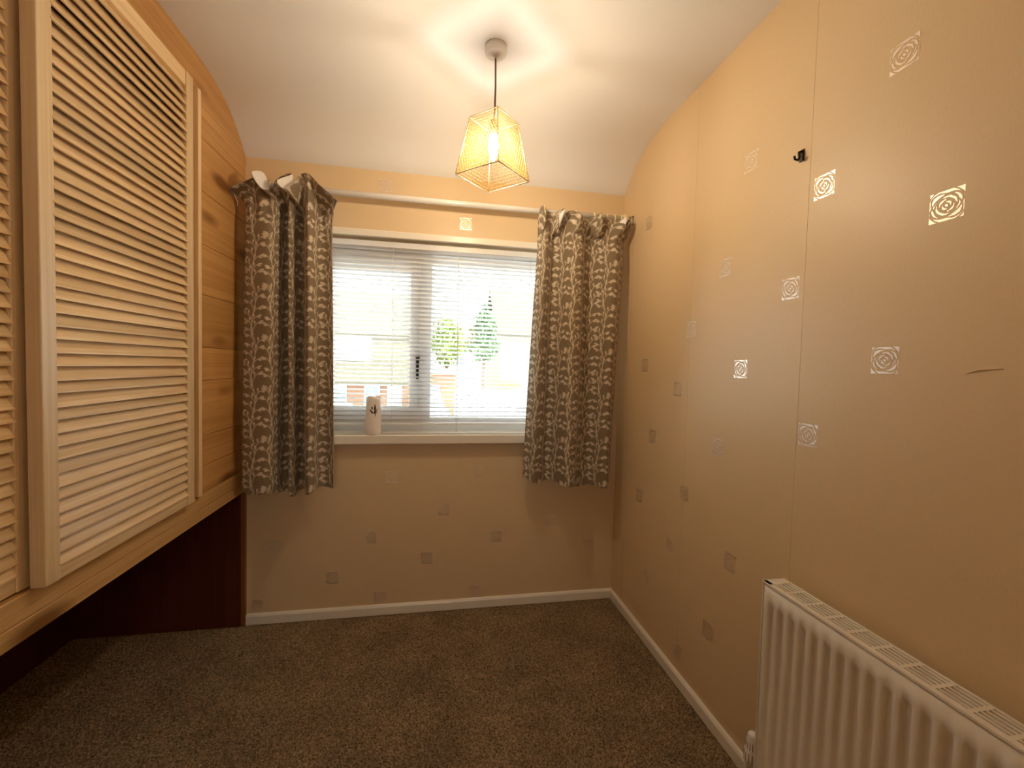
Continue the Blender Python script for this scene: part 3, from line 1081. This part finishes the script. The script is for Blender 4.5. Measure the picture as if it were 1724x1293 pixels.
# template bead
ico = bmesh.new(); bmesh.ops.create_icosphere(ico, subdivisions=2, radius=1.0)
iv = [v.co.copy() for v in ico.verts]; ifc = [tuple(v.index for v in f.verts) for f in ico.faces]; ico.free()
for k in range(4):
    m = MB()
    R_ = 17
    for r in range(R_):
        t = (r + .5) / R_
        h = HT + (HB - HT) * t
        z = ZT + (ZB_ - ZT) * t
        a, b = corner(k, z, h), corner(k + 1, z, h)
        nb = 13
        off = .25 if r % 2 else -.25
        for j in range(nb):
            q = (j + .5 + off) / nb
            p = a.lerp(b, q)
            rad = (b - a).length / nb * .41
            m.add([p + v * rad for v in iv], ifc, True)
    m.build('bead_panel', MAT['bead'], lamp, stuff=True)

# ------------------------------------------------------------------ wall hook
hk = thing('wall_hook', (W, -1.155, 1.872), 'small black hook high on the right wall', 'hook')
m = MB()
m.box(W - .003, W, -1.163, -1.149, 1.856, 1.888)
m.tube([(W - .003, -1.156, 1.884), (W - .012, -1.157, 1.880), (W - .010, -1.157, 1.866), (W - .014, -1.157, 1.858), (W - .024, -1.157, 1.860),
        (W - .026, -1.157, 1.868)], .0033, 8)
m.build('hook_body', MAT['hook'], hk)

# ------------------------------------------------------------------ radiator
RX, RY0, RY1, RZ0, RZ1 = 1.757, -1.213, -2.55, .130, .704
rad = thing('radiator', (W - .05, -1.85, RZ0), 'cream double panel radiator with a slotted top grille on the right wall', 'radiator')
def rad_panel(xf, face):
    """front sheet with pressed vertical channels; face -1 looks into the room"""
    pitch = .0335
    ys, ds = [], []
    y = RY0 - .008
    k = 0
    nch = int((abs(RY1 - RY0) - .03) / pitch)
    pts = [(RY0 - .001, 0.0), (RY0 - .010, 0.0)]
    for i in range(nch):
        y0 = RY0 - .014 - i * pitch
        for f, d in ((.0, 0), (.10, .4), (.20, 1), (.50, 1), (.60, .4), (.70, 0)):
            pts.append((y0 - f * pitch, d * .0075))
    pts.append((RY1, 0.0))
    zr = [RZ0, RZ0 + .045, RZ0 + .057, RZ1 - .062, RZ1 - .050, RZ1 - .0045]
    wt = [0, 0, 1, 1, 0, 0]
    vs, fs = [], []
    n = len(pts)
    for z, w_ in zip(zr, wt):
        for y, d in pts:
            vs.append((xf - face * d * w_, y, z))
    for j in range(len(zr) - 1):
        for i in range(n - 1):
            fs.append((j * n + i, j * n + i + 1, (j + 1) * n + i + 1, (j + 1) * n + i))
    mb = MB(); mb.add(vs, fs, True)
    return mb
o = rad_panel(RX, -1).build('front_panel', MAT['rad'], rad)
md = o.modifiers.new('thick', 'SOLIDIFY'); md.thickness = .0015; md.offset = 0
o = rad_panel(RX + .060, 1).build('back_panel', MAT['rad'], rad)
md = o.modifiers.new('thick', 'SOLIDIFY'); md.thickness = .0015; md.offset = 0
m = MB(); m.box(RX - .003, RX + .064, RY0, RY0 + .004, RZ0 + .004, RZ1 - .003)
m.build('end_panel', MAT['rad'], rad, .0015)
m = MB()
m.box(RX + .026, RX + .034, RY1, RY0 - .01, RZ0 + .04, RZ1 - .05)
m.build('convector_fin', MAT['rad_dark'], rad)
# top grille: rim, cross bars and long bars between the slots
m = MB()
gx0, gx1 = RX - .003, RX + .064
m.box(gx0, gx0 + .013, RY1, RY0 + .004, RZ1 - .004, RZ1)
m.box(gx0 - .001, gx0 + .001, RY1, RY0 + .004, RZ1 - .006, RZ1)
m.box(gx1 - .006, gx1, RY1, RY0 + .004, RZ1 - .012, RZ1)
m.box(gx0, gx1, RY0 - .022, RY0 + .004, RZ1 - .004, RZ1)
m.build('grille_rim', MAT['rad'], rad, .001)
for i in range(4):
    xa = gx0 + .0175 + i * .0112
    m = MB(); m.box(xa, xa + .0042, RY1, RY0 - .022, RZ1 - .004, RZ1 - .0005)
    m.build('grille_bar', MAT['rad'], rad)
y = RY0 - .066
xb_mb = MB(); xb_mb.box(gx0 + .012, gx1 - .004, -.004, .004, RZ1 - .005, RZ1 - .0002)
xb = xb_mb.mesh('grille_cross_bar', MAT['rad'])
while y > RY1 + .02:
    o = bpy.data.objects.new('grille_cross_bar', xb); COL.objects.link(o)
    o.parent = rad; o.matrix_parent_inverse = parent_world(rad).inverted(); o.location = (0, y, 0)
    y -= .0550
# wall brackets and feed pipe
for yy in (-1.45, -2.2):
    for zz in (RZ0 + .05, RZ1 - .14):
        m = MB(); m.box(RX + .062, W - .0005, yy - .02, yy + .02, zz, zz + .05)
        m.build('wall_bracket', MAT['rad'], rad)
VX, VY = RX + .030, -1.165
m = MB()
m.lathe([(.0, .105), (.010, .105), (.0135, .101), (.0150, .088), (.0165, .080), (.0170, .062), (.0205, .056), (.0215, .030), (.0205, .022), (.0175, .012), (.013, 0)],
        (VX, VY, .125), 'z', 24)
th = m.build('thermostat_head', MAT['plastic'], rad, label='white ribbed thermostat head')
m = MB()
for k in range(14):
    a = 2 * PI * k / 14
    for r, z0, z1 in ((.0168, .186, .207), (.0213, .152, .178)):
        c, s_ = math.cos(a), math.sin(a)
        m.tube([(VX + r * c, VY + r * s_, z0), (VX + (r - .001) * c, VY + (r - .001) * s_, z1)], .0011, 5)
m.build('grip_slot', MAT['cable'], th)
m = MB()
m.tube([(VX, VY, .128), (VX, VY, .0)], .0085, 12)
m.lathe([(.013, .0), (.014, -.010), (.014, -.028), (.010, -.034)], (VX, VY, .128), 'z', 6)
m.tube([(VX, VY, .150 - .045), (VX, RY0 + .004, .105)], .010, 12)
m.lathe([(.015, -.012), (.015, -.028)], (VX, VY, .105), 'y', 6)
m.build('valve_body', MAT['brass'], rad, label='dark metal valve and pipe')

# ------------------------------------------------------------------ fitted wardrobe
ward = thing('fitted_wardrobe', (-.3, -1.2, .647), 'pine fitted wardrobe with louvred doors hung above a dark recess on the left', 'wardrobe')
YN = -2.45                       # near end, out of the picture
def ceil_z(y):
    return float(np.interp(y, [p[0] for p in prof_c], [p[1] for p in prof_c]))
prof_c = [(YB - 0.1, HC), (-0.46, HC), (-0.38, 2.369), (-0.31, 2.361), (-0.25, 2.350), (-0.19, 2.333), (-0.135, 2.307),
          (-0.085, 2.274), (-0.04, 2.237), (0.0, 2.198), (0.02, 2.19)]
FT = .020                        # face thickness
# underside and near end
m = MB(); m.box(XL, -FT, YN, -.019, .647, .665)
m.build('bottom_board', MAT['mahogany'], ward)
m = MB(); m.box(XL, -FT, YN, YN + .02, .665, HC)
m.build('end_board', MAT['plank'], ward)
m = MB(); m.box(-.16, -.155, YN + .02, -.02, .665, 2.19)
m.build('inner_panel', MAT['mahogany'], ward)
# bottom rail of pine with knots
m = MB(); m.box(-FT, 0, YN, -.001, .692, .748)
m.build('bottom_rail', MAT['plank_light'], ward, .002)
m = MB(); m.box(-FT, .002, YN, -.001, .647, .691)
m.build('bottom_lip', MAT['plank_light'], ward, .003)
# horizontal planks between the doors and the end wall
def plank(y0, y1, z0, z1, nm='plank', mat='plank', bump=0.0):
    zs, yy = [p[1] for p in prof_c][::-1], [p[0] for p in prof_c][::-1]
    cross = [float(np.interp(z, zs, yy)) for z in (z0 + .0006, z1)]
    ys = sorted(set([y0, y1] + [y for y in [p[0] for p in prof_c] + cross if y0 < y < y1]))
    if z1 <= 2.19:
        o_ = [(y0, z0), (y1, z0), (y1, z1), (y0, z1)]
    else:
        o_ = [(y0, z0)] + ([(y1, z0)] if z0 < ceil_z(y1) else [])
        top = [(y, min(z1, ceil_z(y) - .0005)) for y in reversed(ys)]
        o_ += [p for p in top if p[1] > z0 + .0005]
    m = MB()
    m.prism(o_, -FT, bump, 'x')
    return m.build(nm, MAT[mat], ward, .0015)
YE = -.0015
ycuts = [.7495, .855, .972, 1.184, 1.31, 1.51, 1.70, 1.895, 2.091]
for i, (a, b) in enumerate(zip(ycuts[:-1], ycuts[1:])):
    plank(-.418, YE, a, b - .0012, bump=random.uniform(-.0012, .0004))
top = [(y, min(2.3718, ceil_z(y) - .0005)) for y in [YE] + sorted((p[0] for p in prof_c if YN < p[0] < YE), reverse=True) + [YN]]
m = MB()
m.prism([(YN, 2.2412), (-.418, 2.2412), (-.418, 2.091), (YE, 2.091)] + top, -FT, 0.0, 'x')
m.build('fascia', MAT['plank'], ward, .0015)
# slim pale trim strip beside the door and jamb behind it
m = MB(); m.box(-FT, .014, -.441, -.4185, .749, 2.240)
m.build('trim_strip', MAT['pine_z'], ward, .002)
m = MB(); m.box(-FT, -.002, -.506, -.4415, .749, 2.240)
m.build('jamb', MAT['mullion'], ward)
m = MB(); m.box(-FT, -.002, YN, -1.80, .749, 2.240)
m.build('side_panel', MAT['plank'], ward)

def louvre_door(y0, y1, x0, x1, stile0, stile1, z0, z1, pitch, railb, railt):
    """y0 near edge, y1 far edge; x0 back, x1 front"""
    m = MB(); m.box(x0, x1, y0, y0 + stile0, z0, z1)
    m.box(x0, x1, y1 - stile1, y1, z0, z1)
    d = m.build('louvre_door', MAT['pine_z'], ward, .0025)
    m = MB(); m.box(x0, x1 - .003, y0 + stile0, y1 - stile1, z0, z0 + railb)
    m.build('rail', MAT['pine_y'], d, .002)
    m = MB(); m.box(x0, x1 - .003, y0 + stile0, y1 - stile1, z1 - railt, z1)
    m.build('rail', MAT['pine_y'], d, .002)
    a, b = y0 + stile0 - .004, y1 - stile1 + .004
    sm_ = MB()
    xc = (x0 + x1) / 2
    # slanting slat: top at the back, bottom at the front
    hz, hx, th = pitch * .74, (x1 - x0) * .50, .0030
    o_ = [(-hx, hz), (-hx + th * 1.2, hz + th), (hx, -hz + th * 1.2), (hx + .0005, -hz), (hx - th * 1.4, -hz - th * .2)]
    sm_.prism([(p[0], p[1]) for p in o_], a, b, 'y')
    me = sm_.mesh('slat', MAT['pine_y'])
    zz = z0 + railb + pitch * .45
    top = z1 - railt - pitch * .3
    cnt = int(round((top - zz) / pitch))
    pw = parent_world(d).inverted()
    for i in range(cnt + 1):
        o = bpy.data.objects.new('slat', me)
        COL.objects.link(o)
        o.parent = d; o.matrix_parent_inverse = pw
        o.location = (xc, random.uniform(-.0006, .0006), zz + (top - zz) * i / cnt)
        o.rotation_euler = (random.uniform(-.0015, .0015), random.uniform(-.05, .05), 0)
    return d
louvre_door(-1.117, -.506, .000, .030, .041, .042, .752, 2.232, .0306, .042, .050)
louvre_door(-1.800, -1.098, -.034, -.010, .050, .034, .752, 2.232, .0306, .042, .050)

# ------------------------------------------------------------------ outside the window
GZ = -1.95
m = MB(); m.box(-60, 60, 1.5, 90, GZ - .2, GZ)
structure(m, 'street_ground', MAT['tarmac'], 'pale road surface outside the window', 'ground')

def far_window(parent, x0, x1, y, z0, z1, nx=2):
    m = MB()
    f = .07
    m.box(x0, x1, y - .05, y + .05, z0, z0 + f); m.box(x0, x1, y - .05, y + .05, z1 - f, z1)
    for i in range(nx + 1):
        xx = x0 + (x1 - x0 - f) * i / nx
        m.box(xx, xx + f, y - .05, y + .05, z0 + f, z1 - f)
    fr = m.build('window', MAT['render'], parent)
    m = MB(); m.box(x0 + .02, x1 - .02, y - .01, y + .02, z0 + .02, z1 - .02)
    m.build('pane', MAT['dark_pane'], fr)

def house(name, label, x0, x1, y0, y1, eave, ridge, wallm, roofm, hip=0.0):
    h = thing(name, ((x0 + x1) / 2, (y0 + y1) / 2, GZ), label, 'house')
    m = MB(); m.box(x0, x1, y0, y1, GZ, eave)
    ym = (y0 + y1) / 2
    m.add([(x0, y0, eave), (x0, y1, eave), (x0, ym, ridge - .1), (x1, y0, eave), (x1, y1, eave), (x1, ym, ridge - .1)], [(0, 2, 1), (3, 4, 5)])
    m.build('wall', MAT[wallm], h)
    m = MB()
    e = .35
    for s_, ya in ((-1, y0 - e), (1, y1 + e)):
        z_e = eave - .12
        m.add([(x0 - e, ya, z_e), (x1 + e, ya, z_e), (x1 + e - hip, ym, ridge), (x0 - e + hip, ym, ridge),
               (x0 - e, ya, z_e + .14), (x1 + e, ya, z_e + .14), (x1 + e - hip, ym, ridge + .14), (x0 - e + hip, ym, ridge + .14)],
              [(0, 1, 2, 3), (4, 5, 6, 7), (0, 1, 5, 4), (1, 2, 6, 5), (2, 3, 7, 6), (3, 0, 4, 7)])
    m.build('roof', MAT[roofm], h)
    return h
hA = house('house', 'brown roofed house with white cladding across the street, seen left of the window mullion', -9.5, -.35, 22, 30, 2.75, 5.55, 'brick', 'roof_brown')
m = MB(); m.box(-2.35, -.34, 21.90, 22.02, .35, 2.75)
m.box(-9.5, -4.6, 21.90, 22.02, .35, 2.75)
m.build('tile_hanging', MAT['roof_tan'], hA, label='tan tile-hung upper wall')
m = MB(); m.box(-4.6, -2.35, 21.88, 22.02, 1.35, 2.75)
m.build('cladding', MAT['render'], hA, label='white clad upper wall')
far_window(hA, -4.3, -2.9, 21.84, 1.55, 2.35)
m = MB()
m.add([(-9.5, 20.9, .15), (-.30, 20.9, .15), (-.30, 22.0, 1.38), (-9.5, 22.0, 1.38), (-9.5, 20.9, .27), (-.30, 20.9, .27), (-.30, 22.0, 1.50), (-9.5, 22.0, 1.50)],
      [(0, 1, 2, 3), (4, 5, 6, 7), (0, 1, 5, 4), (1, 2, 6, 5), (2, 3, 7, 6), (3, 0, 4, 7)])
m.build('porch_roof', MAT['roof_brown'], hA)
far_window(hA, -2.7, -1.9, 21.96, -1.0, .05)
far_window(hA, -4.9, -3.6, 21.96, -1.0, .05)
m = MB(); m.box(-1.5, -.75, 21.92, 22.0, GZ, .05)
m.build('front_door', MAT['render'], hA)
hB = house('house', 'cream house with a brown roof across the street, behind the trees at right', 5.1, 13.0, 25, 32, 3.3, 6.6, 'cream_render', 'roof_brown')
far_window(hB, 6.8, 8.2, 24.96, -.9, .2)
far_window(hB, 5.8, 6.9, 24.96, 1.6, 2.6)
m = MB(); m.box(5.1, 6.4, 24.88, 25.02, GZ, .3)
m.build('brick_panel', MAT['brick'], hB, label='orange brick panel on the ground floor')
hC = house('house', 'distant red roofed house glimpsed between the two trees', 2.0, 4.2, 33, 38, 2.7, 4.6, 'render', 'roof_red')
far_window(hC, 2.6, 3.4, 32.96, 1.2, 2.1)
gr = thing('garage', (1.2, 21.5, GZ), 'red brick garage with a flat white roof, just right of the mullion', 'garage')
m = MB(); m.box(.55, 2.1, 21, 24, GZ, .75); m.build('wall', MAT['brick'], gr)
m = MB(); m.box(.45, 2.2, 20.85, 24.1, .75, .98); m.build('roof', MAT['render'], gr)
m = MB(); m.box(.75, 1.25, 20.95, 21.0, GZ, .2); m.build('garage_door', MAT['car_blue'], gr)

def tree(name, label, x, y, zc, rx, rz, mat, seed, cone, leaf):
    rnd = random.Random(seed)
    t = thing(name, (x, y, GZ), label, 'tree', 'trees across the street')
    m = MB(); m.tube([(x, y, GZ), (x + .05, y, (GZ + zc) / 2), (x, y, zc)], [.16, .12, .06], 8)
    for k in range(5):
        a = 2 * PI * k / 5
        m.tube([(x, y, zc - rz * .7), (x + math.cos(a) * rx * .5, y + math.sin(a) * rx * .5, zc + rnd.uniform(-.5, .0 if cone else .4) * rz)], [.06, .02], 5)
    m.build('trunk', MAT['bark'], t)
    m = MB()
    for k in range(2000):
        while True:
            p = Vector((rnd.uniform(-1, 1), rnd.uniform(-1, 1), rnd.uniform(-1, 1)))
            if .25 < p.length < 1:
                break
        wob = 1 + .22 * math.sin(5 * math.atan2(p.y, p.x) + seed) + .15 * math.sin(7 * p.z + seed)
        taper = 1 - .35 * max(0, p.z) if not cone else (1.25 - .85 * (p.z + 1) / 2)
        c = Vector((x + p.x * rx * wob * taper, y + p.y * rx * wob * taper, zc + p.z * rz))
        s_ = rnd.uniform(.05, .10) * leaf
        a = Vector((rnd.uniform(-1, 1), rnd.uniform(-1, 1), rnd.uniform(-1, 1))).normalized()
        b = a.cross(Vector((rnd.uniform(-1, 1), rnd.uniform(-1, 1), rnd.uniform(-1, 1)))).normalized()
        m.add([c - a * s_, c + b * s_ * .6, c + a * s_, c - b * s_ * .6], [(0, 1, 2, 3)])
    m.build('foliage', MAT[mat], t, stuff=True)
tree('tree', 'lime green round tree across the street, right of the window mullion', 1.73, 26, 2.75, 1.15, 1.65, 'leaf_lime', 3, False, 1.5)
tree('tree', 'dark green taller tree across the street, behind the blind on the right', 3.2, 18, 2.75, .80, 1.38, 'leaf_green', 5, True, 1.1)

def car(name, label, cat, x0, x1, y, zt, h, mat, van=False):
    L = x1 - x0
    w_ = 1.7
    t = thing(name, ((x0 + x1) / 2, y, GZ), label, cat)
    z0 = zt - h
    if van:
        o_ = [(0, .18), (0, .95), (.03, 1.0), (.74, 1.0), (.88, .55), (1.0, .48), (1.0, .16)]
    else:
        o_ = [(0, .25), (0, .60), (.10, .64), (.24, 1.0), (.62, 1.0), (.78, .62), (.97, .52), (1.0, .22)]
    m = MB(); m.prism([(x0 + L * a, z0 + h * b) for a, b in o_], y - w_ / 2, y + w_ / 2, 'y')
    m.build('body', MAT[mat], t, .05)
    m = MB()
    if van:
        m.prism([(x0 + L * a, z0 + h * b) for a, b in ((.62, .58), (.62, .90), (.74, .92), (.84, .58))], y - w_ / 2 - .01, y - w_ / 2 + .02, 'y')
    else:
        m.prism([(x0 + L * a, z0 + h * b) for a, b in ((.18, .66), (.27, .94), (.60, .94), (.72, .66))], y - w_ / 2 - .01, y - w_ / 2 + .02, 'y')
    m.build('side_window', MAT['dark_pane'], t)
    for a in (.2, .8):
        m = MB(); m.lathe([(.10, -.02), (.30, -.02), (.33, .03), (.33, .18)], (x0 + L * a, y - w_ / 2, GZ + .33), 'y', 16)
        m.build('wheel', MAT['tyre'], t)
car('van', 'white van parked outside, in the right half of the window', 'van', 1.75, 5.4, 14.5, .33, 2.28, 'car_white', True)
car('car', 'white car parked outside, low in the left half of the window', 'car', -4.6, -.9, 15, -.33, 1.62, 'car_white')
car('car', 'slate blue car in front of the garage, right of the mullion', 'car', .45, 1.75, 18.6, -.05, 1.9, 'car_blue')
car('car', 'pale blue vehicle at the right end of the view beside the curtain', 'car', 5.6, 9.4, 19, .95, 2.9, 'car_pale', True)
